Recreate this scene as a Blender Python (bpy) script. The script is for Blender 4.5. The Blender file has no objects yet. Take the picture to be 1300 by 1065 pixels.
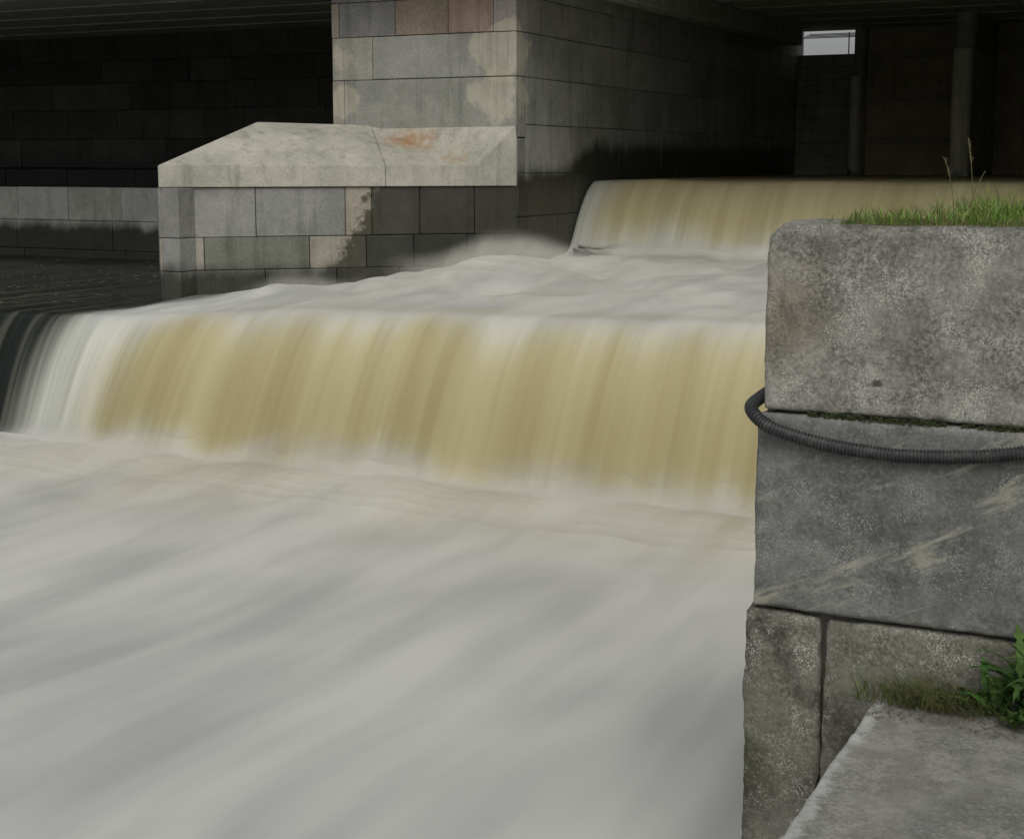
import bpy, bmesh, math, random
from mathutils import Vector, noise, Matrix
random.seed(7)
scene=bpy.context.scene
R=math.radians
def sm(a,b,x):
    t=(x-a)/(b-a); t=max(0.,min(1.,t)); return t*t*(3-2*t)
def lerp(a,b,t): return a+(b-a)*t
def link(o):
    scene.collection.objects.link(o); return o

# ---------------------------------------------------------------- node helper
class NT:
    def __init__(s,name):
        s.m=bpy.data.materials.new(name); s.m.use_nodes=True
        s.t=s.m.node_tree; s.t.nodes.clear()
        s.out=s.n('ShaderNodeOutputMaterial'); s.b=s.n('ShaderNodeBsdfPrincipled')
        s.l(s.b.outputs[0],s.out.inputs[0])
        s.pos=s.n('ShaderNodeTexCoord').outputs['Object']
        s.uv=s.n('ShaderNodeTexCoord').outputs['UV']
    def n(s,k): return s.t.nodes.new(k)
    def l(s,a,b): s.t.links.new(a,b)
    def put(s,v,inp):
        if isinstance(v,(int,float)): inp.default_value=v
        elif isinstance(v,(tuple,list)):
            inp.default_value=tuple(v)+((1,) if len(v)==3 and len(inp.default_value)==4 else ())
        else: s.l(v,inp)
    def map(s,v,scale=(1,1,1),loc=(0,0,0),rot=(0,0,0)):
        m=s.n('ShaderNodeMapping'); s.put(v,m.inputs[0]); m.inputs['Scale'].default_value=scale
        m.inputs['Location'].default_value=loc; m.inputs['Rotation'].default_value=rot
        return m.outputs[0]
    def noise(s,v,scale,detail=4,rough=.55,dist=0):
        x=s.n('ShaderNodeTexNoise'); s.put(v,x.inputs['Vector']); x.inputs['Scale'].default_value=scale
        x.inputs['Detail'].default_value=detail; x.inputs['Roughness'].default_value=rough
        x.inputs['Distortion'].default_value=dist; return x.outputs[0]
    def voro(s,v,scale,feat='F1'):
        x=s.n('ShaderNodeTexVoronoi'); x.feature=feat; s.put(v,x.inputs['Vector']); x.inputs['Scale'].default_value=scale
        return x.outputs['Distance']
    def mr(s,v,a,b,c=0,d=1):
        x=s.n('ShaderNodeMapRange'); x.interpolation_type='SMOOTHSTEP'; s.put(v,x.inputs[0])
        for i,q in enumerate((a,b,c,d)): s.put(q,x.inputs[i+1])
        return x.outputs[0]
    def math(s,op,a,b=0,c=0):
        x=s.n('ShaderNodeMath'); x.operation=op; s.put(a,x.inputs[0]); s.put(b,x.inputs[1]); s.put(c,x.inputs[2]); return x.outputs[0]
    def mix(s,f,a,b,mode='MIX'):
        x=s.n('ShaderNodeMix'); x.data_type='RGBA'; x.blend_type=mode
        s.put(f,x.inputs[0]); s.put(a,x.inputs[6]); s.put(b,x.inputs[7]); return x.outputs[2]
    def mul(s,c,k): return s.mix(1,c,(k,k,k) if isinstance(k,(int,float)) else k,'MULTIPLY')
    def attr(s,name,out='Fac'):
        x=s.n('ShaderNodeAttribute'); x.attribute_name=name; return x.outputs[out]
    def sep(s,v):
        x=s.n('ShaderNodeSeparateXYZ'); s.put(v,x.inputs[0]); return x.outputs
    def dist(s,v,p):
        x=s.n('ShaderNodeVectorMath'); x.operation='DISTANCE'; s.put(v,x.inputs[0]); x.inputs[1].default_value=p; return x.outputs['Value']
    def bump(s,h,strength,distance,prev=None):
        x=s.n('ShaderNodeBump'); s.put(h,x.inputs['Height']); x.inputs['Strength'].default_value=strength
        x.inputs['Distance'].default_value=distance
        if prev is not None: s.l(prev,x.inputs['Normal'])
        return x.outputs[0]
    def fin(s,col,rough,normal=None,spec=.4):
        s.put(col,s.b.inputs['Base Color']); s.put(rough,s.b.inputs['Roughness'])
        s.b.inputs['Specular IOR Level'].default_value=spec
        if normal is not None: s.l(normal,s.b.inputs['Normal'])
        return s.m

# ---------------------------------------------------------------- mesh accumulator
class Acc:
    def __init__(s): s.v=[];s.f=[];s.c=[]
    def add(s,vs,fs,col=(.3,.3,.3)):
        o=len(s.v); s.v+= [tuple(v) for v in vs]; s.f+=[tuple(i+o for i in f) for f in fs]
        s.c+=[col]*len(fs)
    def bm(s,bm,col):
        bm.verts.index_update(); s.add([v.co[:] for v in bm.verts],[[v.index for v in f.verts] for f in bm.faces],col); bm.free()
    def prism(s,poly,z0,z1,bev=.01,col=(.3,.3,.3),seg=2):
        bm=bmesh.new(); n=len(poly)
        a=[bm.verts.new((x,y,z0)) for i,(x,y) in enumerate(poly)]
        b=[bm.verts.new((x,y,z1)) for i,(x,y) in enumerate(poly)]
        bm.faces.new(a); bm.faces.new(b)
        for i in range(n):
            j=(i+1)%n; bm.faces.new((a[i],a[j],b[j],b[i]))
        bmesh.ops.recalc_face_normals(bm,faces=bm.faces)
        if bev>0: bmesh.ops.bevel(bm,geom=list(bm.edges),offset=bev,segments=seg,affect='EDGES',profile=.6,clamp_overlap=True)
        s.bm(bm,col)
    def box(s,x0,x1,y0,y1,z0,z1,bev=.01,col=(.3,.3,.3)):
        s.prism([(x0,y0),(x1,y0),(x1,y1),(x0,y1)],z0,z1,bev,col)
    def obj(s,name,mat,smooth=False,parent=None):
        me=bpy.data.meshes.new(name); me.from_pydata(s.v,[],s.f); me.update()
        a=me.attributes.new('bcol','FLOAT_COLOR','FACE'); 
        a.data.foreach_set('color',[q for c in s.c for q in (c[0],c[1],c[2],1)])
        if smooth: me.polygons.foreach_set('use_smooth',[True]*len(me.polygons))
        me.materials.append(mat); o=link(bpy.data.objects.new(name,me))
        if parent: o.parent=parent
        return o
def empty(name):
    o=bpy.data.objects.new(name,None); return link(o)

def block_face(acc,p0,p1,nrm,rows,depth=.28,gap=.008,inset=0.,colf=None,bev=.009):
    p0=Vector(p0);p1=Vector(p1);nrm=Vector(nrm).normalized();L=(p1-p0).length
    for row in rows:
        z0,z1,cuts=row[0],row[1],[0]+list(row[2])+[1]
        cols=row[3] if len(row)>3 else {}
        for i in range(len(cuts)-1):
            a=p0+(p1-p0)*cuts[i]; b=p0+(p1-p0)*cuts[i+1]; d=(p1-p0).normalized()
            if i>0: a=a+d*gap/2
            if i<len(cuts)-2: b=b-d*gap/2
            off=random.uniform(-.006,.004)-inset
            poly=[a+nrm*off,b+nrm*off,b-nrm*depth,a-nrm*depth]
            c=cols.get(i) or (colf() if colf else (.3,.3,.3))
            acc.prism([tuple(q) for q in poly],z0+gap/2+random.uniform(-.002,.002),z1-gap/2+random.uniform(-.002,.002),bev*random.uniform(.7,1.6),c)

# ---------------------------------------------------------------- materials
def stone_block_mat(name,wet_x=None,wet_z=-1.25,wet_z2=-.35,dark=1.,wetcol=.2,rust=None,blobs=(),wamp=.75,ywet=False):
    t=NT(name); p=t.pos
    base=t.attr('bcol','Color')
    big=t.noise(p,1.6,5,.6); med=t.noise(p,9,5,.65); fine=t.noise(p,70,3,.7)
    c=t.mix(t.mr(big,.3,.7),t.mul(base,(.74,.76,.74)),base)
    c=t.mix(t.mr(med,.35,.7,0,.45),c,t.mul(c,(1.35,1.32,1.25)))
    c=t.mix(t.mr(fine,.35,.6,.5,0),c,t.mul(c,.5))
    c=t.mix(t.mr(fine,.58,.7,0,.35),c,(.5,.5,.46))
    for (bp,br) in blobs:
        m=t.mr(t.math('ADD',t.dist(p,bp),t.math('MULTIPLY',t.math('SUBTRACT',big,.5),1.0)),br+.05,br-.04,0,.7)
        c=t.mix(m,c,t.mix(med,(.38,.345,.265),(.54,.50,.39)))
    st=t.noise(t.map(p,(4,4,.35)),1.6,5,.6)
    c=t.mix(t.mr(st,.5,.68,0,.45),c,t.mul(c,(.5,.51,.47)))
    if rust:
        rm=t.mr(t.math('ADD',t.dist(t.map(p,(1,1.5,1)),(rust[0],rust[1]*1.5,rust[2])),t.math('MULTIPLY',med,.7)),.86,.42,0,.8)
        c=t.mix(rm,c,(.34,.17,.065))
        r2=t.mr(t.math('ADD',t.dist(p,(-8.85,16.45,.15)),t.math('MULTIPLY',med,.5)),.5,.38,0,.35); c=t.mix(r2,c,(.34,.22,.11))
    x,y,z=t.sep(p)[0:3]
    wl=t.mr(x,-9.85,-9.45,wet_z,wet_z2) if wet_x else wet_z
    if wet_x:
        wl=t.mr(t.math('ADD',x,t.math('MULTIPLY',t.math('SUBTRACT',med,.5),.5)),-9.9,-9.35,wet_z,wet_z2)
        wl=t.math('ADD',wl,t.mr(y,17.9,19.4,0,.36))
    wet=t.mr(t.math('SUBTRACT',t.math('ADD',wl,t.math('MULTIPLY',t.math('SUBTRACT',t.noise(t.map(p,(1.4,1.4,.7)),2.2,6,.6),.5),wamp)),z),-.12,.14)
    c=t.mix(wet,c,t.mul(c,(wetcol,wetcol*1.0,wetcol*.85)))
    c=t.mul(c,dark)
    h=t.math('ADD',med,t.math('MULTIPLY',fine,.35))
    b=t.bump(h,.5,.02)
    rough=t.mr(wet,0,1,.88,.4)
    return t.fin(c,rough,b,.35)

def fg_stone_mat(name,a,b_,lich,tint=None,spk=1.):
    t=NT(name); p=t.pos
    big=t.noise(p,3.0,6,.62,.4); med=t.noise(p,14,6,.72); fine=t.noise(p,75,5,.8); v=t.voro(p,150)
    reg=t.mr(t.noise(p,4.3,5,.65),.36,.64,.35,1.1)      # speckle varies over the face
    c=t.mix(t.mr(big,.34,.64),a,b_)
    c=t.mix(t.mr(med,.38,.66,0,.6),c,t.mul(c,(.55,.56,.53)))
    c=t.mix(t.math('MULTIPLY',reg,t.mr(fine,.40,.55,.7*spk,0)),c,t.mul(c,(.36,.37,.34)))
    c=t.mix(t.math('MULTIPLY',reg,t.mr(fine,.55,.68,0,.5*spk)),c,(.56,.56,.51))
    lm=t.math('MULTIPLY',t.mr(v,.45,.2),t.mr(t.noise(p,6,6,.75),.49,.6,0,lich))
    c=t.mix(lm,c,(.62,.63,.57))
    pit=t.mr(t.voro(p,23),.17,.06,0,1); pit=t.math('MULTIPLY',pit,t.mr(big,.55,.65))
    c=t.mix(t.math('MULTIPLY',pit,.6),c,(.05,.05,.045))
    if tint:
        tm=t.mr(t.math('ADD',t.dist(p,tint[0]),t.math('MULTIPLY',med,.35)),tint[1]+.1,tint[1]-.1,0,.5)
        c=t.mix(tm,c,t.mix(fine,t.mul(c,.7),tint[2]))
    h=t.math('ADD',t.math('MULTIPLY',big,1.6),t.math('ADD',med,t.math('MULTIPLY',fine,.5)))
    n=t.bump(h,.7,.010)
    return t,c,n,p,big
def m_top():
    t,c,n,p,big=fg_stone_mat('granite_top',(.22,.213,.182),(.375,.368,.325),.8,((-1.35,4.67,-.48),.32,(.36,.27,.17)),1.1)
    e=t.mr(t.math('ADD',t.sep(p)[2],t.math('MULTIPLY',big,.16)),-.20,-.10,0,.5); c=t.mix(e,c,t.mul(c,.55))
    dr=t.noise(t.map(p,(7,7,1.2)),1,5,.65); c=t.mix(t.mr(dr,.53,.66,0,.5),c,t.mul(c,.48))
    d=t.mr(t.math('ADD',t.dist(t.map(p,(1,1,1.6)),(-1.005,4.67,-.687*1.6)),t.math('MULTIPLY',t.noise(p,45,3),.02)),.034,.022)
    c=t.mix(t.math('MULTIPLY',d,.85),c,(.05,.048,.04))
    return t.fin(c,.9,n,.25)
def m_mid():
    t,c,n,p,big=fg_stone_mat('granite_mid',(.135,.138,.132),(.235,.235,.22),.4,None,.7)
    s=t.noise(t.map(t.map(p,(1,1,1),rot=(0,R(27),0)),(1.3,1,8)),1.6,5,.65,.5)
    c=t.mix(t.mr(s,.56,.67,0,.55),c,(.43,.42,.33))
    e=t.mr(t.math('ADD',t.sep(p)[2],t.math('MULTIPLY',big,.12)),-1.36,-1.44,0,.5); c=t.mix(e,c,(.36,.34,.27))
    return t.fin(c,.85,n,.3)
def m_low():
    t,c,n,p,big=fg_stone_mat('granite_low',(.105,.10,.078),(.25,.24,.20),.85,((-1.38,4.67,-1.9),.35,(.15,.16,.09)))
    return t.fin(c,.9,n,.25)
def m_slab():
    t,c,n,p,big=fg_stone_mat('granite_slab',(.22,.22,.20),(.32,.315,.285),.3,None,.7)
    d=t.mr(t.noise(p,6,5,.6),.5,.62,0,.5); c=t.mix(d,c,(.15,.145,.115))
    e=t.mr(t.math('ADD',t.sep(p)[0],t.math('MULTIPLY',t.noise(p,20,5,.7),.14)),-.82,-.88,0,.85); c=t.mix(e,c,(.55,.56,.53))
    return t.fin(c,.85,n,.3)

def simple(name,col,rough,scale=8,amt=.4,bs=.3,bd=.01,spec=.3):
    t=NT(name); n=t.noise(t.pos,scale,6,.65)
    c=t.mix(t.mr(n,.3,.7),tuple(q*(1-amt) for q in col),tuple(q*(1+amt) for q in col))
    return t.fin(c,rough,t.bump(n,bs,bd),spec)

def river_mat():
    t=NT('rushing_water'); uv=t.uv
    foam=t.attr('foam'); brown=t.attr('brown'); fall=t.attr('fall'); deep=t.attr('deep'); turb=t.attr('turb')
    s1=t.noise(t.map(uv,(1.4,.10,1)),1.0,4,.5)
    s2=t.noise(t.map(uv,(8,.14,1)),1.0,3,.5)
    streak=t.math('ADD',t.math('MULTIPLY',s1,.62),t.math('MULTIPLY',s2,.38))
    w=t.noise(t.map(t.pos,(.2,.2,.2)),1,1,.5)
    pv=t.n('ShaderNodeVectorMath'); pv.operation='ADD'; t.l(uv,pv.inputs[0])
    cb=t.n('ShaderNodeCombineXYZ'); t.l(t.math('MULTIPLY',w,1.3),cb.inputs[0]); t.l(cb.outputs[0],pv.inputs[1])
    r1=t.noise(t.map(pv.outputs[0],(.9,.30,1)),1,2,.5); r2=t.noise(t.map(pv.outputs[0],(3.2,.42,1)),1,2,.5)
    rib=t.math('ADD',t.math('MULTIPLY',r1,.66),t.math('MULTIPLY',r2,.34))
    tn=t.noise(t.map(t.pos,(1.3,.7,2.8)),1,3,.5,.8)
    rib=t.mix(t.math('MULTIPLY',turb,.65),rib,tn)
    fc=t.mix(t.mr(rib,.30,.66),(.40,.408,.395),(.61,.61,.57))
    bcol=t.mix(t.mr(streak,.33,.68),(.375,.32,.17),(.50,.45,.265))
    bcol=t.mix(t.mr(s1,.56,.78,0,.35),bcol,(.60,.57,.42))
    bcol=t.mix(t.math('MULTIPLY',deep,.45),bcol,t.mul(bcol,(.66,.63,.53)))
    fallwhite=t.mix(t.mr(streak,.36,.62),(.38,.40,.34),(.60,.60,.53))
    fc=t.mix(fall,fc,fallwhite)
    bm=t.mr(t.math('ADD',brown,t.math('MULTIPLY',t.math('SUBTRACT',streak,.5),t.math('MULTIPLY',t.math('MULTIPLY',brown,t.math('SUBTRACT',1,brown)),-1.8))),0,1)
    c=t.mix(bm,fc,bcol)
    fm=t.mr(t.math('ADD',foam,t.math('MULTIPLY',t.math('SUBTRACT',streak,.5),t.math('MULTIPLY',t.math('MULTIPLY',foam,t.math('SUBTRACT',1,foam)),4.))),.05,.95)
    rip=t.noise(t.map(t.pos,(1,2.6,1)),5,5,.7)
    deb=t.math('MULTIPLY',t.mr(rip,.53,.62,0,.5),t.math('SUBTRACT',1,fall))
    dark=t.mix(deb,t.mix(t.mr(s2,.45,.68),(.010,.013,.010),(.06,.065,.05)),(.13,.12,.09))
    c=t.mix(fm,dark,c)
    rough=t.mr(fm,0,1,.28,.8)
    n=t.bump(rip,.4,.03)
    nm=t.n('ShaderNodeNewGeometry').outputs['Normal']
    mv=t.n('ShaderNodeMix'); mv.data_type='VECTOR'; t.put(fm,mv.inputs[0]); t.l(n,mv.inputs[4]); t.l(nm,mv.inputs[5])
    t.fin(c,rough,mv.outputs[1],.16)
    return t.m

def mist_mat():
    t=NT('spray'); al=t.attr('alpha')
    n=t.noise(t.map(t.pos,(1.3,.7,1.6)),1,4,.55,.5)
    a=t.math('MULTIPLY',al,t.mr(n,.3,.68,.15,1.))
    t.fin((.64,.63,.56),1.,None,0.); t.put(a,t.b.inputs['Alpha'])
    return t.m

def leaf_mat(name):
    t=NT(name); c=t.attr('bcol','Color'); v=t.noise(t.pos,30,2)
    c=t.mix(t.mr(v,.3,.7),t.mul(c,.75),c)
    t.fin(c,.6,None,.25); 
    tr=t.n('ShaderNodeBsdfTranslucent'); t.put(c,tr.inputs[0]); ms=t.n('ShaderNodeMixShader'); ms.inputs[0].default_value=.3
    t.l(t.b.outputs[0],ms.inputs[1]); t.l(tr.outputs[0],ms.inputs[2]); t.l(ms.outputs[0],t.out.inputs[0])
    return t.m

M_pier=stone_block_mat('pier_granite',True,-1.24,-.12,blobs=[((-8.35,16.83,1.35),.34),((-8.42,16.83,.80),.31),((-10.65,16.83,.72),.2),((-10.6,16.83,1.3),.14)],wamp=.42,wetcol=.2)
M_cap=stone_block_mat('cutwater_cap_stone',None,-5,-5,rust=(-9.55,16.6,.4))
M_wall=stone_block_mat('low_wall_stone',None,-1.05,-1.05,wetcol=.08,wamp=.35)
M_int=stone_block_mat('under_bridge_stone',None,-.2,-.2,dark=1.15)
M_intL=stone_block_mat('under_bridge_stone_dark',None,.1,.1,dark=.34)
M_core=simple('dark_mortar',(.085,.083,.072),.9)
M_conc=simple('soffit_concrete',(.34,.35,.30),.85,5,.25)
M_weir=simple('wet_weir_stone',(.05,.05,.04),.4,5,.5)
M_steel=simple('gate_steel',(.05,.052,.045),.6,3,.4)
M_leaf=leaf_mat('leaf_blades')

# ---------------------------------------------------------------- bridge pier with cutwater
A=Vector((-11.36,13.93)); C=Vector((-8.15,16.83))
nAC=Vector((2.90,-3.21)).normalized()
pier=empty('bridge_pier')
def grey(lo=.20,hi=.30):
    def f():
        g=random.uniform(lo,hi); return (g*1.0,g*random.uniform(.98,1.01),g*random.uniform(.88,.95))
    return f
cap=Acc()
k=.62; Q=A+(C-A)*(k-.0006); Q2=A+(C-A)*(k+.0006); E=A+(C-A)*.8827
R1=(-11.14,15.59); R2=(-10.81,16.86); M1=(-9.35,16.86); Cb=(C.x,16.86)
def solid(top,zb):
    bm=bmesh.new(); n=len(top)
    a=[bm.verts.new((x,y,zb)) for x,y,z in top]; b=[bm.verts.new(q) for q in top]
    bm.faces.new(a); bm.faces.new(b)
    for i in range(n): bm.faces.new((a[i],a[(i+1)%n],b[(i+1)%n],b[i]))
    bmesh.ops.recalc_face_normals(bm,faces=bm.faces)
    return bm
bm=solid([(A.x,A.y,-.04),(Q.x,Q.y,-.05),(R2[0]+.55,R2[1],.465),(R2[0],R2[1],.46),(R1[0],R1[1],.49)],-.295)
bm.faces.ensure_lookup_table(); bmesh.ops.triangulate(bm,faces=[bm.faces[1]])
bmesh.ops.bevel(bm,geom=[e for e in bm.edges if len(e.link_faces)==2 and e.calc_face_angle(0)>.25],offset=.007,segments=2,affect='EDGES',clamp_overlap=True)
cap.bm(bm,(.49,.47,.40))
bm=solid([(Q2.x,Q2.y,-.05),(E.x,E.y,-.05),(C.x,C.y,.44),(Cb[0],Cb[1],.45),(M1[0],M1[1],.475),(R2[0]+.554,R2[1],.465)],-.295)
bm.verts.ensure_lookup_table(); bm.faces.ensure_lookup_table()
top=bm.faces[1]; vs={i:bm.verts[6+i] for i in range(6)}
bm.faces.remove(top)
for tri in ((0,1,5),(1,4,5),(1,2,4),(2,3,4)): bm.faces.new([vs[i] for i in tri])
bmesh.ops.recalc_face_normals(bm,faces=bm.faces)
bmesh.ops.bevel(bm,geom=[e for e in bm.edges if len(e.link_faces)==2 and e.calc_face_angle(0)>.3],offset=.007,segments=2,affect='EDGES',clamp_overlap=True)
cap.bm(bm,(.48,.46,.39))
cap.obj('cutwater_cap',M_cap,parent=pier)
bl=Acc()
def fr(us): return [(u-203)/452. for u in us]
block_face(bl,A,C,nAC,[
 (-.88,-.30,fr([320,432,466,528,600]),{0:(.31,.31,.285),1:(.29,.29,.27),2:(.42,.375,.31),3:(.30,.29,.25),4:(.26,.25,.22),5:(.26,.25,.22)}),
 (-1.27,-.88,fr([256,386,458,520,590]),{0:(.36,.335,.285),1:(.20,.205,.17),2:(.40,.365,.31)}),
 (-1.70,-1.27,fr([225,330,420,500,600])),(-2.3,-1.70,fr([270,400,540])),(-3.1,-2.3,fr([330,480]))],
 inset=.035,colf=grey(.2,.28))
block_face(bl,(A.x,15.7),A,(-1,0),[(z0,z1,[.4+.2*(i%2)]) for i,(z0,z1) in enumerate([(-.88,-.30),(-1.27,-.88),(-1.7,-1.27),(-2.3,-1.7),(-3.1,-2.3)])],inset=.035,colf=grey())
def fx(us): return [(u-422)/236. for u in us]
block_face(bl,(-10.81,16.83),(-8.15,16.83),(0,-1),[
 (.3,1.04,fx([438]),{0:(.32,.30,.26),1:(.31,.31,.28)}),
 (1.04,1.58,fx([476]),{0:(.36,.345,.30),1:(.33,.33,.30)}),
 (1.58,2.02,fx([432,506,574,630]),{0:(.3,.25,.2),1:(.21,.205,.20),2:(.27,.215,.165),3:(.34,.245,.20),4:(.33,.30,.27)}),
 (2.02,2.6,fx([470,560,610]),{0:(.2,.19,.19),1:(.27,.24,.2),2:(.34,.24,.2),3:(.31,.26,.23)})],colf=grey())
rows=[];zs=[-3.1,-2.3,-1.75,-1.2,-.68,-.14,.46,1.04,1.58,2.02,2.6]
Ls=30.-16.85
for i in range(len(zs)-1):
    cuts=[];x=random.uniform(.9,1.5) if i%2 else random.uniform(1.6,2.2)
    while x<Ls-.6: cuts.append(x/Ls); x+=random.uniform(1.3,2.3)
    rows.append((zs[i],zs[i+1],cuts))
block_face(bl,(-8.15,17.125),(-8.15,30),(1,0),rows,colf=grey(.27,.35))
block_face(bl,(-8.15,16.875),(-8.15,17.115),(1,0),[(a,b,[]) for a,b in zip(zs[1:5],zs[2:6])]+[(-.14,.29,[])],colf=grey(.24,.3),depth=.2)
block_face(bl,(-10.81,30),(-10.81,17.13),(-1,0),[(r[0],r[1],r[2]) for r in rows],colf=grey(.18,.24))
bl.obj('granite_blocks',M_pier,parent=pier)
co=Acc()
co.prism([(-11.3,14.13),(-8.25,16.88),(-8.25,17.0),(-10.75,17.0),(-11.1,15.6)],-3.1,-.32,0)
co.box(-10.79,-8.17,16.86,29.98,-3.1,2.59,0)
co.obj('core',M_core,parent=pier)

# ---------------------------------------------------------------- bridge deck
br=empty('road_bridge')
a=Acc(); a.box(-45,12,16.3,28.9,2.6,3.3,.02); a.box(-45,12,16.1,16.4,2.5,4.1,.02); a.box(-45,12,28.7,29.1,2.55,4.1,.02)
y=17.2
while y<28.6:
    a.box(-45,12,y,y+1.1,2.52,2.598,.02); y+=1.25
a.box(-8.13,-7.80,16.6,28.6,2.19,2.515,.02); a.box(-11.15,-10.83,16.6,28.6,2.19,2.515,.02)
a.obj('deck_and_beams',M_conc,parent=br)
# ---------------------------------------------------------------- right abutment + left interior
ab=Acc()
block_face(ab,(-1.3,30),(-1.3,16.8),(-1,0),[(z0,z1,[.1*j+.05*(i%2) for j in range(1,10)]) for i,(z0,z1) in enumerate(zip(zs[:-1],zs[1:]))],colf=grey(.2,.28))
ab.box(-1.0,6,16.8,30,-3.1,2.6,0.01,(.2,.2,.18))
ab.obj('bridge_abutment',M_int)
iw=Acc()
def icuts():
    c=[];x=random.uniform(.4,1.6)
    while x<33.6: c.append(x/34.17); x+=random.uniform(.8,2.1)
    return c
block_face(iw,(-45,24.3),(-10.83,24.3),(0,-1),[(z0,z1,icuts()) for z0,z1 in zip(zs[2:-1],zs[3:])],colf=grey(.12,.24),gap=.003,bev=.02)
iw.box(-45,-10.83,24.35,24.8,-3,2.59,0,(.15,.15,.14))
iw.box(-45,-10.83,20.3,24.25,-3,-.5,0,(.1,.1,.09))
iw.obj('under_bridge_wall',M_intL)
lw=Acc()
def lcuts(off): 
    c=[];x=off
    while x<33.6: c.append(x/34.17); x+=random.uniform(.95,1.25)
    return c
block_face(lw,(-45,20),(-10.83,20),(0,-1),[(-1.0,-.43,lcuts(.7)),(-1.5,-1.0,lcuts(.3)),(-3,-1.5,lcuts(.9))],colf=grey(.38,.48))
lw.box(-45,-10.83,20.05,20.3,-3,-.46,0,(.05,.05,.05))
lw.obj('stone_sill_wall',M_wall)

# ---------------------------------------------------------------- sluice gate under bridge
sg=empty('sluice_gate')
g=Acc(); z=-.6
while z<1.9:
    g.box(-8.13,-6.94,29.5+random.uniform(-.015,.015),29.62,z,z+.235,.008,(.32,.31,.26)); z+=.243
g.box(-8.13,-6.94,29.63,29.75,-1,1.84,0,(.1,.1,.08))
g.box(-6.70,-4.68,29.3,29.5,-1,2.6,.01,(.36,.32,.21))
for i in range(3): g.box(-6.70,-4.68,29.18,29.3,.35+.8*i,.45+.8*i,.01,(.3,.27,.2))
g.box(-4.32,-1.32,29.3,29.5,-1,2.6,.01,(.36,.32,.21))
g.obj('stop_logs',stone_block_mat('gate_timber',None,-3,-3),parent=sg)
f=Acc()
def fin(x,y0,y1,w,ztop):
    pts=[(x-w/2,y1),(x-w/2,y0+w/2)]+[(x+w/2*math.cos(math.pi+math.pi*i/8),y0+w/2+w/2*math.sin(math.pi+math.pi*i/8)) for i in range(1,8)]+[(x+w/2,y0+w/2),(x+w/2,y1)]
    f.prism(pts,-1,ztop,.01,(.52,.50,.42)); f.prism([(px,py+.25 if py<y1-.5 else py) for px,py in pts],ztop+.01,2.59,.01,(.3,.3,.26))
fin(-6.82,28.8,30,.22,1.6); fin(-4.5,26.6,30,.34,1.9)
f.obj('gate_fins',M_int,parent=sg)
g=Acc()
for i in range(4): g.box(-8.13,-6.94,29.7+.2*i,29.73+.2*i,2.40+.04*i,2.415+.04*i,.003,(.05,.05,.05))
g.prism([(-7.2,29.76),(-7.18,29.76),(-7.18,29.78),(-7.2,29.78)],1.6,2.5,0,(.04,.04,.04))
g.obj('gate_lifting_bars',M_steel,parent=sg)

# ---------------------------------------------------------------- weir masonry
w=Acc()
w.box(-45,-.3,12.6,19.95,-3.2,-1.80,.03,(.05,.05,.04)); w.box(-8.1,-.9,19.6,29.9,-1.79,-.42,.03,(.05,.05,.04))
w.obj('stone_weir',M_weir)

# ---------------------------------------------------------------- river water
def mid(X,Y):
    b=lerp(-1.42,-1.2,max(0,min(1,(Y-12.3)/6)))
    b-=.2*sm(-7.6,-11.2,X); b+=.06*sm(-7,-3,X)
    b+=.22*math.exp(-(((X+7.9)/.8)**2+((Y-15.8)/.7)**2))
    b+=.14*math.exp(-(((X+9.75)/.36)**2+((Y-14.0)/.45)**2))
    b+=.08*math.exp(-(((X+8.9)/.35)**2+((Y-15.0)/.5)**2))
    b+=.07*math.exp(-(((X+6.2)/1.1)**2+((Y-16.6)/.5)**2))
    lipf=sm(12.3,13.6,Y)
    b+=lipf*(.085*noise.noise((X*1.2+Y*.3,Y*1.0,3))+.05*noise.noise((X*2.4,Y*1.5,7))+.018*noise.noise((X*5,Y*2.2,8)))
    ap=sm(-11.0,-11.5,X); fl=-1.63+.004*noise.noise((X*3,Y*3,0))
    return lerp(b,fl,ap)
def low(X,Y):
    b=-2.86+.12*math.exp(-((Y-10.9)/.55)**2)*(1+1.0*noise.noise((X*1.3,2,2)))
    b+=.04*noise.noise((X*.6,Y*.22,5))+.012*noise.noise((X*1.9,Y*.4,9))
    b+=.05*math.exp(-((Y-10.3)/1.0)**2)*noise.noise((X*2.2,Y*1.4,2))
    return b
xs=[-45,-38,-32,-26,-22,-19,-17,-16,-15,-14.4,-13.8,-13.3]
x=-13.0
while x<-8.2: xs.append(x); x+=.05
xs+=[-8.19,-8.135]
x=-8.09
while x<-.31: xs.append(x); x+=.05
xs.append(-.3)
V=[];UV=[];AT=[];cols=0
def smoothpath(P,n):
    for _ in range(n):
        P=[P[0]]+[((P[i-1][0]+2*P[i][0]+P[i+1][0])/4,(P[i-1][1]+2*P[i][1]+P[i+1][1])/4,P[i][2],P[i][3]) for i in range(1,len(P)-1)]+[P[-1]]
    return P
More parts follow.
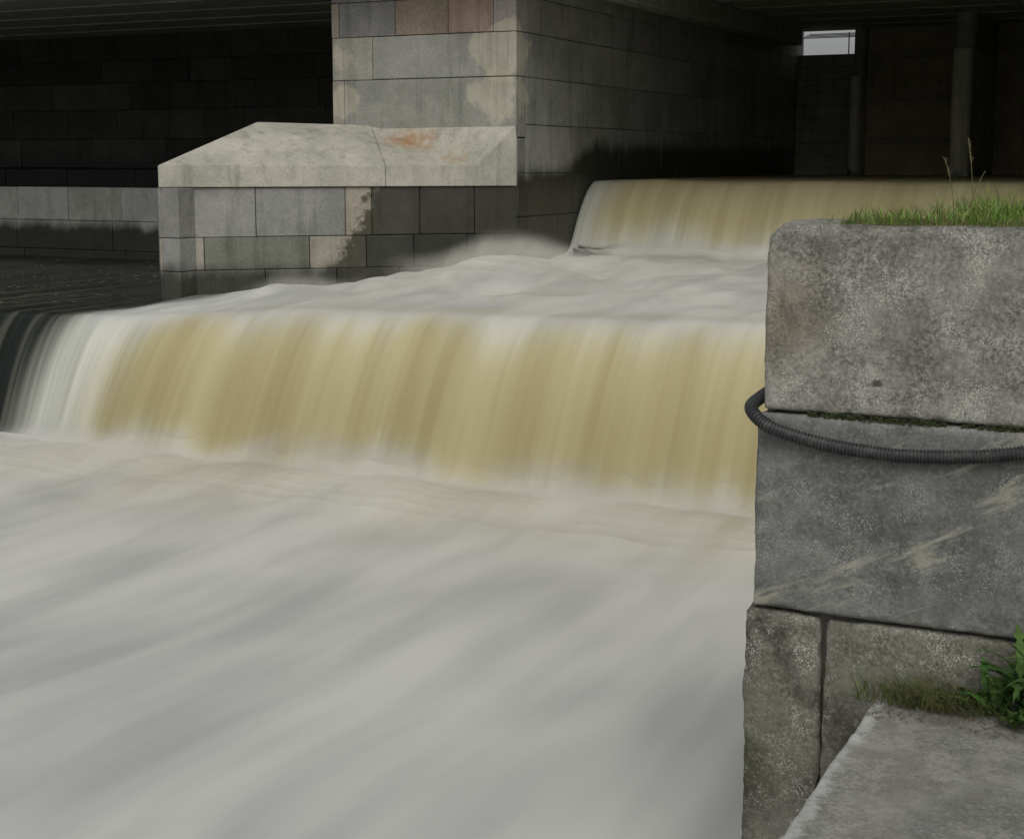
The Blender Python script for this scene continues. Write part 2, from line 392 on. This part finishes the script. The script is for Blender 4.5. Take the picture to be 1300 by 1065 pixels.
for X in xs:
    P=[]
    up=X>-8.16
    for i in range(24):
        Y=30-i*(30-19.45)/24; P.append((Y,(-.25+.012*noise.noise((X*2,Y*2,0))) if up else mid(X,min(Y,18.5)),0,Y))
    lo1=.035*noise.noise((X*.9,3,3))
    for i in range(46):
        q=i/45; d=19.45-1.05*q; rp=.02*noise.noise((X*5,q*.6,1))*sm(0,.4,q)
        zt=-.255+lo1*sm(0,.1,q)-.97*max(0,(q-.12)/.88)**1.8
        if up: P.append((d-rp,zt,1,q))
        else: P.append((d,mid(X,min(d,18.5)),1,q))
    for i in range(1,120):
        Y=18.4-(18.4-12.45)*i/120; P.append((Y,mid(X,Y),2,Y))
    zl=mid(X,12.45)
    for i in range(80):
        q=i/79; rp=(.03*noise.noise((X*3.2,q*.5,4))+.008*noise.noise((X*9,q*.7,8)))*sm(0.05,.5,q)
        reach=lerp(.62,1.05,sm(-11.7,-9.5,X))
        d=12.45-(.15+reach)*q; zt=zl+(-2.84-zl)*max(0,(q-.06)/.94)**1.7
        P.append((d-rp,zt,3,q))
    Y0=P[-1][0]
    n5=240
    for i in range(1,n5+1):
        tt=i/n5; Y=Y0-(9.5*tt+30*max(0,tt-.85)**1.5*6); P.append((Y,low(X,Y),4,Y0-Y))
    P=smoothpath(P,14)
    cols=len(P); s=0; py=P[0]
    wl=.14*noise.noise((X*1.1,0,5))+.09*noise.noise((X*4,0,6))
    for Y,Z,tg,q in P:
        s+=math.hypot(Y-py[0],Z-py[1]); py=(Y,Z)
        br_=0;fo=1;fa=0;de=0;tu=0
        if tg==0: br_=.95; fo=.9 if up else 0.; fa=0
        elif tg==1:
            br_=lerp(.97,.25,sm(.62,1.04,q+wl*.8))*sm(-8.2,-7.35,X+.2*q); fa=1-sm(.85,1,q); de=sm(.2,.8,q)*.6; tu=sm(.9,1,q)
        elif tg==2:
            br_=.20*sm(13.0,12.4,Y)*sm(-10.5,-7,X)+.25*sm(-11,-8.5,X); tu=sm(12.6,14.,Y)
        elif tg==3:
            br_=lerp(.30,1,sm(.08,.58,q+wl))*(1-.62*sm(.80,1.02,q+wl*.6)); br_*=sm(-11.15,-9.4,X+.25*q); fa=sm(.05,.4,q)*(1-sm(.85,1.02,q)); de=sm(.35,.8,q)*(1-.6*sm(.85,1,q))
        else:
            br_=.38*(1-sm(-.2,2.2,q+wl*4))*sm(-11.2,-9.6,X)+.18*(1-sm(1,7,q)); fa=0; tu=.8*(1-sm(.5,3.5,q))
        if tg in(1,2,3): 
            ed=-11.35+.10*wl - (.30*q if tg==3 else 0)
            if tg!=3: ed=lerp(-11.35,-11.1,sm(12.5,14,Y))
            fo*=sm(ed-.35,ed+.75,X)
            if tg==1 and not up and X<-11: fo=0
            if tg==3 and X<-11: fa=max(fa,sm(0,.1,q)*(1-sm(.9,1,q)))
        V.append((X,Y,Z)); UV.append((X,s)); AT.append((fo,br_,fa,de,tu))
F=[]
for i in range(len(xs)-1):
    for j in range(cols-1):
        a0=i*cols+j; F.append((a0,a0+1,a0+cols+1,a0+cols))
me=bpy.data.meshes.new('river_water'); me.from_pydata(V,[],F); me.update()
uvl=me.uv_layers.new(name='UVMap'); li=[0]*len(me.loops); me.loops.foreach_get('vertex_index',li)
uvl.data.foreach_set('uv',[q for i in li for q in UV[i]])
for kx,nm in enumerate(('foam','brown','fall','deep','turb')):
    at=me.attributes.new(nm,'FLOAT','POINT'); at.data.foreach_set('value',[q[kx] for q in AT])
me.polygons.foreach_set('use_smooth',[True]*len(me.polygons)); me.materials.append(river_mat())
link(bpy.data.objects.new('river_water',me))

# floating litter on the slack water left of the cutwater
g=Acc()
for i in range(1500):
    x=random.uniform(-19,-11.5); y=random.uniform(12.9,19.8)
    if noise.noise((x*.9,y*1.6,4))<.0: continue
    r=random.uniform(.008,.032); an=random.uniform(0,6.28); b=random.uniform(.5,1.3)
    vs=[(x+r*m*math.cos(an+q)*1.5,y+r*m*math.sin(an+q),-1.615+random.uniform(0,.008)) for q,m in ((0,1),(1.1,.5),(2.4,.9),(3.6,.6),(5,.8))]
    g.add(vs,[(0,1,2,3,4)],(.26*b,.235*b,.17*b))
g.obj('floating_debris',M_leaf)

# spray hanging over the foam: stacked thin translucent veils that follow the falls' feet
mv_=[];mf_=[];ma_=[]
def veil(x0,x1,yf,zf,h,amax,lean):
    nx=int((x1-x0)/.12); nz=10; o=len(mv_)
    for i in range(nx+1):
        X=x0+(x1-x0)*i/nx; e=sm(0,.12,i/nx)*sm(1,.92,i/nx)
        hh=h*(1+.7*noise.noise((X*1.1,yf,2)))
        for j in range(nz+1):
            t=j/nz; z=zf(X)-.12+(hh+.12)*t
            mv_.append((X,yf+lean*t+.06*noise.noise((X*1.5,t,yf)),z)); ma_.append(amax*e*(math.sin(math.pi*min(1,t*1.0))**1.3)*(1-t)**.6*1.6)
    for i in range(nx):
        for j in range(nz):
            a0=o+i*(nz+1)+j; mf_.append((a0,a0+1,a0+nz+2,a0+nz+1))
for i in range(7): veil(-11.1,-.4,11.32-.17*i,lambda X:-2.84,.40-.025*i,.30,.06)
for i in range(4): veil(-8.0,-.5,18.40-.18*i,lambda X:-1.22,.24,.26,.05)
for i in range(6): veil(-9.2,-6.4,16.5-.28*i,lambda X,i=i:mid(X,16.5-.28*i),.30,.20,.05)
for i in range(3): veil(-10.4,-8.9,14.5-.22*i,lambda X,i=i:mid(X,14.5-.22*i),.16,.25,.03)
me=bpy.data.meshes.new('spray_mist'); me.from_pydata(mv_,[],mf_); me.update()
at=me.attributes.new('alpha','FLOAT','POINT'); at.data.foreach_set('value',[min(1,q) for q in ma_])
me.polygons.foreach_set('use_smooth',[True]*len(me.polygons)); me.materials.append(mist_mat()); link(bpy.data.objects.new('spray_mist',me))

# ---------------------------------------------------------------- foreground quay wall
def rbox(acc,x0,x1,y0,y1,z0,z1,r,res=.014,amp=.004,seed=0,col=(.3,.3,.3),rc=None):
    def ax(a,b):
        n=max(2,int((b-a)/res)); return [a+(b-a)*i/n for i in range(n+1)]
    bm=bmesh.new()
    X,Y,Z=ax(x0,x1),ax(y0,y1),ax(z0,z1)
    def grid(A_,B_,fn):
        g=[[bm.verts.new(fn(p,q)) for q in B_] for p in A_]
        for i in range(len(A_)-1):
            for j in range(len(B_)-1): bm.faces.new((g[i][j],g[i+1][j],g[i+1][j+1],g[i][j+1]))
    grid(X,Z,lambda p,q:(p,y0,q)); grid(X,Z,lambda p,q:(p,y1,q))
    grid(Y,Z,lambda p,q:(x0,p,q)); grid(X,Y,lambda p,q:(p,q,z0)); grid(X,Y,lambda p,q:(p,q,z1))
    grid(Y,Z,lambda p,q:(x1,p,q))
    bmesh.ops.remove_doubles(bm,verts=bm.verts,dist=.0005)
    so=Vector((seed*3.1,seed*1.7,seed))
    for v in bm.verts:
        p=v.co.copy()
        rr=r
        if rc:
            tl=sm(z1-.12,z1-.02,p.z)
            rr=lerp(r,rc,tl)
        rr*=1+.5*noise.noise(p*7+so)
        rr=min(rr,(y1-y0)/2.1)
        inn=Vector((min(max(p.x,x0+rr),x1-rr),min(max(p.y,y0+rr),y1-rr),min(max(p.z,z0+rr),z1-rr)))
        d=p-inn
        if d.length>1e-6:
            nn=d.normalized(); p2=inn+nn*rr
            p2+=nn*(amp*1.6*noise.noise(p*3.5+so)+amp*.8*noise.noise(p*11+so)+amp*.5*noise.noise(p*37+so))
            edge=sum(1 for c in (d.x,d.y,d.z) if abs(c)>rr*.45)
            if edge>=2: p2-=nn*max(0,noise.noise(p*16+so))*amp*3.5
            v.co=p2
    bmesh.ops.recalc_face_normals(bm,faces=bm.faces)
    acc.bm(bm,col)
quay=empty('granite_quay_wall')
a=Acc(); rbox(a,-1.37,.35,4.67,5.16,-.795,-.193,.014,.013,.004,1,rc=.05); a.obj('top_stone',m_top(),True,quay)
a=Acc(); rbox(a,-1.388,.15,4.662,5.16,-1.452,-.808,.012,.013,.004,2); a.obj('middle_stone',m_mid(),True,quay)
a=Acc(); rbox(a,-1.41,-1.156,4.66,5.16,-2.3,-1.466,.016,.013,.008,3); rbox(a,-1.150,.3,4.666,5.16,-2.3,-1.468,.014,.016,.007,4)
rbox(a,-1.42,.3,4.65,5.16,-3.1,-2.312,.02,.03,.006,5); a.obj('lower_stones',m_low(),True,quay)
a=Acc(); a.box(-1.34,.3,4.71,5.1,-3.1,-.26,0); a.box(-.98,6,5.1,6.15,-3.1,-.30,.02); a.box(.3,6,4.7,5.2,-3.1,-.3,.02)
a.box(-.3,6,6.15,16.78,-3.1,-.28,.02)
a.obj('wall_core',M_core,parent=quay)
ms=Acc(); 
for i in range(900):
    x=random.uniform(-1.22,.3); 
    if noise.noise((x*6,0,0))<-.15: continue
    z=-.801+random.uniform(-.008,.008); r=random.uniform(.003,.007); y=4.668-random.uniform(-.006,.004)
    vs=[(x+r*random.uniform(.6,1.2)*math.cos(q)*1.4,y-random.uniform(0,.003)-(.004 if q==0 else 0),z+r*.6*math.sin(q)) for q in (0,1.2,2.5,3.8,5.1)]
    ms.add(vs,[(0,1,2,3,4)],(.06,.08,.03))
ms.obj('seam_moss',M_leaf,parent=quay)
a=Acc(); rbox(a,-.95,1.6,3.1,4.655,-1.92,-1.668,.014,.022,.004,8); rbox(a,-.95,1.6,-3.0,3.09,-1.92,-1.67,.014,.05,.004,9)
a.obj('stone_ledge',m_slab(),True)
a=Acc(); a.box(-.92,6,-3,4.64,-3.1,-1.93,.02); a.box(1.62,6,-3,4.69,-1.92,-1.7,.01); a.obj('ledge_foundation',M_core,parent=bpy.data.objects['stone_ledge'])

# ---------------------------------------------------------------- corrugated conduit
pts=[Vector(p) for p in [(-1.2,5.35,-.74),(-1.33,5.2,-.75),(-1.402,4.95,-.765),(-1.412,4.78,-.775),(-1.408,4.665,-.795),(-1.345,4.628,-.838),(-1.25,4.633,-.868),(-1.147,4.638,-.888),(-1.02,4.638,-.900),(-.90,4.638,-.903),(-.711,4.638,-.890),(-.553,4.638,-.864),(-.3,4.638,-.82),(.2,4.64,-.8)]]
def cr(p0,p1,p2,p3,t): return .5*((2*p1)+(p2-p0)*t+(2*p0-5*p1+4*p2-p3)*t*t+(-p0+3*p1-3*p2+p3)*t**3)
path=[]
for i in range(1,len(pts)-2):
    for j in range(160): path.append(cr(pts[i-1],pts[i],pts[i+1],pts[i+2],j/160))
L=[0]
for i in range(1,len(path)): L.append(L[-1]+(path[i]-path[i-1]).length)
vs=[];fs=[];N=16; s=0;i=0;rings=0
while s<L[-1]-.003:
    while L[i+1]<s: i+=1
    t=(s-L[i])/(L[i+1]-L[i]+1e-9); p=path[i].lerp(path[i+1],t); tg=(path[i+1]-path[i]).normalized()
    s1=tg.cross(Vector((0,0,1))).normalized(); s2=s1.cross(tg)
    ph=(rings%8); r=.0222 if ph in(1,2,3,4) else .018
    for q in range(N):
        an=2*math.pi*q/N; vs.append(tuple(p+s1*r*math.cos(an)+s2*r*math.sin(an)))
    rings+=1; s+=.0014
for i in range(rings-1):
    for q in range(N): fs.append((i*N+q,i*N+(q+1)%N,(i+1)*N+(q+1)%N,(i+1)*N+q))
a=Acc(); a.add(vs,fs); 
t=NT('conduit_plastic'); n=t.noise(t.pos,25,4,.6); M_tube=t.fin(t.mix(t.mr(n,.45,.75),(.03,.032,.033),(.075,.075,.07)),.5,None,.4)
a.obj('corrugated_conduit',M_tube,False)

# ---------------------------------------------------------------- grass & plants
def blade(acc,p,h,w,lean,az,col,seg=5,droop=1.):
    d=Vector((math.cos(az),math.sin(az),0)); sd=Vector((-d.y,d.x,0)); vs=[];
    for i in range(seg+1):
        t=i/seg; c=Vector(p)+d*(lean*h*t**1.8)+Vector((0,0,h*(t-.35*lean*droop*t*t*t)))
        ww=w*(1-t)**.7*.5 if i<seg else 0
        if i<seg: vs+= [c-sd*ww,c+sd*ww]
        else: vs.append(c)
    fs=[(2*i,2*i+1,2*i+3,2*i+2) for i in range(seg-1)]+[(2*seg-2,2*seg-1,2*seg)]
    acc.add(vs,fs,col)
def gcol(dry=.12):
    if random.random()<dry: g=random.uniform(.7,1.1); return (.42*g,.38*g,.18*g)
    g=random.uniform(.55,1.35); return (.21*g*random.uniform(.8,1.3),.34*g,.07*g)
g=Acc()
for i in range(9500):
    x=random.uniform(-1.2,.9); y=random.uniform(4.73,6.1)
    if y>5.1 and x<-.93: continue
    lim=-1.17+.05*noise.noise((y*5,0,0))
    if x<lim or noise.noise((x*7,y*7,1))<-.30: continue
    zb=-.192 if y<5.12 else -.205
    h=random.uniform(.03,.09)*(.75+1.5*abs(noise.noise((x*5,y*5,3))))+(.02 if y>5.12 else 0)
    h*=.55+.45*sm(-1.2,-.98,x)
    blade(g,(x,y,zb),h,random.uniform(.003,.0055),random.uniform(.2,1.4),random.uniform(0,6.28),gcol())
for i in range(900):
    x=random.uniform(-1.15,.6); blade(g,(x,random.uniform(4.70,4.75),-.194),random.uniform(.015,.05),.0035,random.uniform(.3,1.6),random.uniform(3.4,6.0),gcol(.3))
g.obj('grass',M_leaf)
a=Acc(); rbox(a,-1.15,.3,4.77,5.12,-.24,-.188,.015,.03,.004,12); rbox(a,-.97,5.9,5.13,6.12,-.29,-.203,.03,.05,.01,13)
M_soil=simple('soil',(.06,.055,.03),.95,25,.5,.6,.01); a.obj('soil',M_soil,True)
g=Acc()
def stem(x,y,z,h,lean,az,heads=1,col=(.26,.24,.11)):
    d=Vector((math.cos(az),math.sin(az),0)); P=[]
    for i in range(13):
        t=i/12; P.append(Vector((x,y,z))+d*lean*h*t*t+Vector((0,0,h*t)))
    for a0,b0 in zip(P[:-1],P[1:]):
        r=.0014; q=[(-r,0),(r*.5,r*.87),(r*.5,-r*.87)]
        g.add([a0+Vector((u,v,0)) for u,v in q]+[b0+Vector((u,v,0)) for u,v in q],[(0,1,4,3),(1,2,5,4),(2,0,3,5)],col)
    if heads:
        for kx in range(30):
            t=.70+.30*kx/30; c=Vector((x,y,z))+d*lean*h*t*t+Vector((0,0,h*t))
            blade(g,c,random.uniform(.010,.022),.0045,random.uniform(.4,1.6),random.uniform(0,6.28),(.30,.26,.14),3)
stem(-.79,5.0,-.19,.262,.10,2.8); stem(-.845,4.98,-.19,.20,.2,2.9,1); stem(-.80,4.97,-.19,.16,.3,0,0)
stem(-.62,4.95,-.19,.14,.4,.2,1); stem(-.55,5.05,-.19,.2,.2,3,0)
for i in range(18): blade(g,(random.uniform(-.95,-.55),random.uniform(4.9,5.05),-.19),random.uniform(.09,.18),.0034,random.uniform(.2,.9),random.uniform(0,6.28),gcol(.3),7)
g.obj('seeding_grass_stems',M_leaf)
g=Acc()
for i in range(900):
    x=random.gauss(-.78,.11); x=max(-1.0,min(-.5,x)); y=random.uniform(4.50,4.65)
    az=random.uniform(2.6,6.0) if random.random()<.75 else random.uniform(0,6.28)
    cc=gcol(.45); kk=.62
    blade(g,(x,y,-1.668),random.uniform(.04,.17)*(.6+.9*abs(noise.noise((x*14,y*9,1)))),random.uniform(.002,.0035),random.uniform(.4,2.0),az,(cc[0]*kk,cc[1]*kk,cc[2]*kk) if random.random()<.8 else (.10,.085,.05),6,.9)
for i in range(300):
    x=random.uniform(-.95,-.35); blade(g,(x,random.uniform(4.38,4.64),-1.667),random.uniform(.008,.02),.004,2.2,random.uniform(0,6.28),(.15,.11,.06),3)
g.obj('dry_grass_tuft',M_leaf)
g=Acc()
def leaf(p,az,L_,el,w,col):
    d=Vector((math.cos(az),math.sin(az),0)); sd=Vector((-d.y,d.x,0)); n=13; c=[];lf=[];rt=[]
    for i in range(n+1):
        t=i/n; e=el-1.25*t*t; 
        if i==0: q=Vector(p)
        else: q=c[-1]+(d*math.cos(e)+Vector((0,0,math.sin(e))))*L_/n
        c.append(q); prof=w*(math.sin(math.pi*min(1,.06+t*.94)**.9)+.02)
        lob=(1.0 if i%2 else .45)*random.uniform(.8,1.2); lf.append(q+sd*prof*lob+Vector((0,0,.2*prof))+d*(-.25*prof if i%2 else 0)); rt.append(q-sd*prof*lob+Vector((0,0,.2*prof))+d*(-.25*prof if i%2 else 0))
    vs=c+lf+rt; m=n+1; fs=[]
    for i in range(n): fs+=[(i,i+1,m+i+1,m+i),(i+1,i,2*m+i,2*m+i+1)]
    g.add(vs,fs,col)
for cx,cy,nl,ml in ((-.57,4.56,30,.19),(-.50,4.56,36,.30),(-.40,4.57,36,.36),(-.30,4.5,30,.30),(-.65,4.59,14,.10),(-.50,4.46,14,.11)):
    for i in range(nl):
        s_=random.uniform(.6,1.35); leaf((cx+random.gauss(0,.025),cy+random.gauss(0,.015),-1.668+random.uniform(0,ml*.4)),random.uniform(0,6.28),ml*random.uniform(.4,.85),random.uniform(.4,1.5),random.uniform(.012,.022),(.085*s_*random.uniform(.8,1.2),.165*s_,.04*s_))
g.obj('leafy_weed',M_leaf)

# ---------------------------------------------------------------- ground
a=Acc(); a.add([(-2000,-2000,-3.3),(2000,-2000,-3.3),(2000,2000,-3.3),(-2000,2000,-3.3)],[(0,1,2,3)]); a.obj('ground',simple('riverbed_ground',(.10,.10,.07),.95,.3,.4))

# ---------------------------------------------------------------- light, sky, camera
el=R(50); rot=R(158)
S=Vector((math.sin(rot)*math.cos(el),math.cos(rot)*math.cos(el),math.sin(el)))
sd=bpy.data.lights.new('sun','SUN'); sd.energy=.75; sd.angle=R(35); sd.color=(1,.97,.92)
so=link(bpy.data.objects.new('sun',sd)); so.rotation_euler=(-S).to_track_quat('-Z','Y').to_euler(); so.location=(0,0,30)
W=bpy.data.worlds.new('World'); scene.world=W; W.use_nodes=True; nt=W.node_tree
bg=nt.nodes['Background']; sk=nt.nodes.new('ShaderNodeTexSky'); sk.sky_type='NISHITA'; sk.sun_disc=False
sk.sun_elevation=el; sk.sun_rotation=rot; sk.dust_density=4; sk.air_density=1
hs=nt.nodes.new('ShaderNodeHueSaturation'); hs.inputs['Saturation'].default_value=.15
nt.links.new(sk.outputs[0],hs.inputs['Color']); nt.links.new(hs.outputs[0],bg.inputs[0]); bg.inputs[1].default_value=.10
cam=bpy.data.cameras.new('camera'); cam.lens=52.6; cam.sensor_width=36; cam.sensor_fit='HORIZONTAL'; cam.shift_y=-45/1300; cam.clip_end=5000; cam.clip_start=.05
co_=link(bpy.data.objects.new('camera',cam)); co_.location=(0,0,0); co_.rotation_euler=(R(90-8.44),0,R(26)); scene.camera=co_
scene.view_settings.view_transform='Standard'; scene.view_settings.look='None'; scene.view_settings.exposure=0
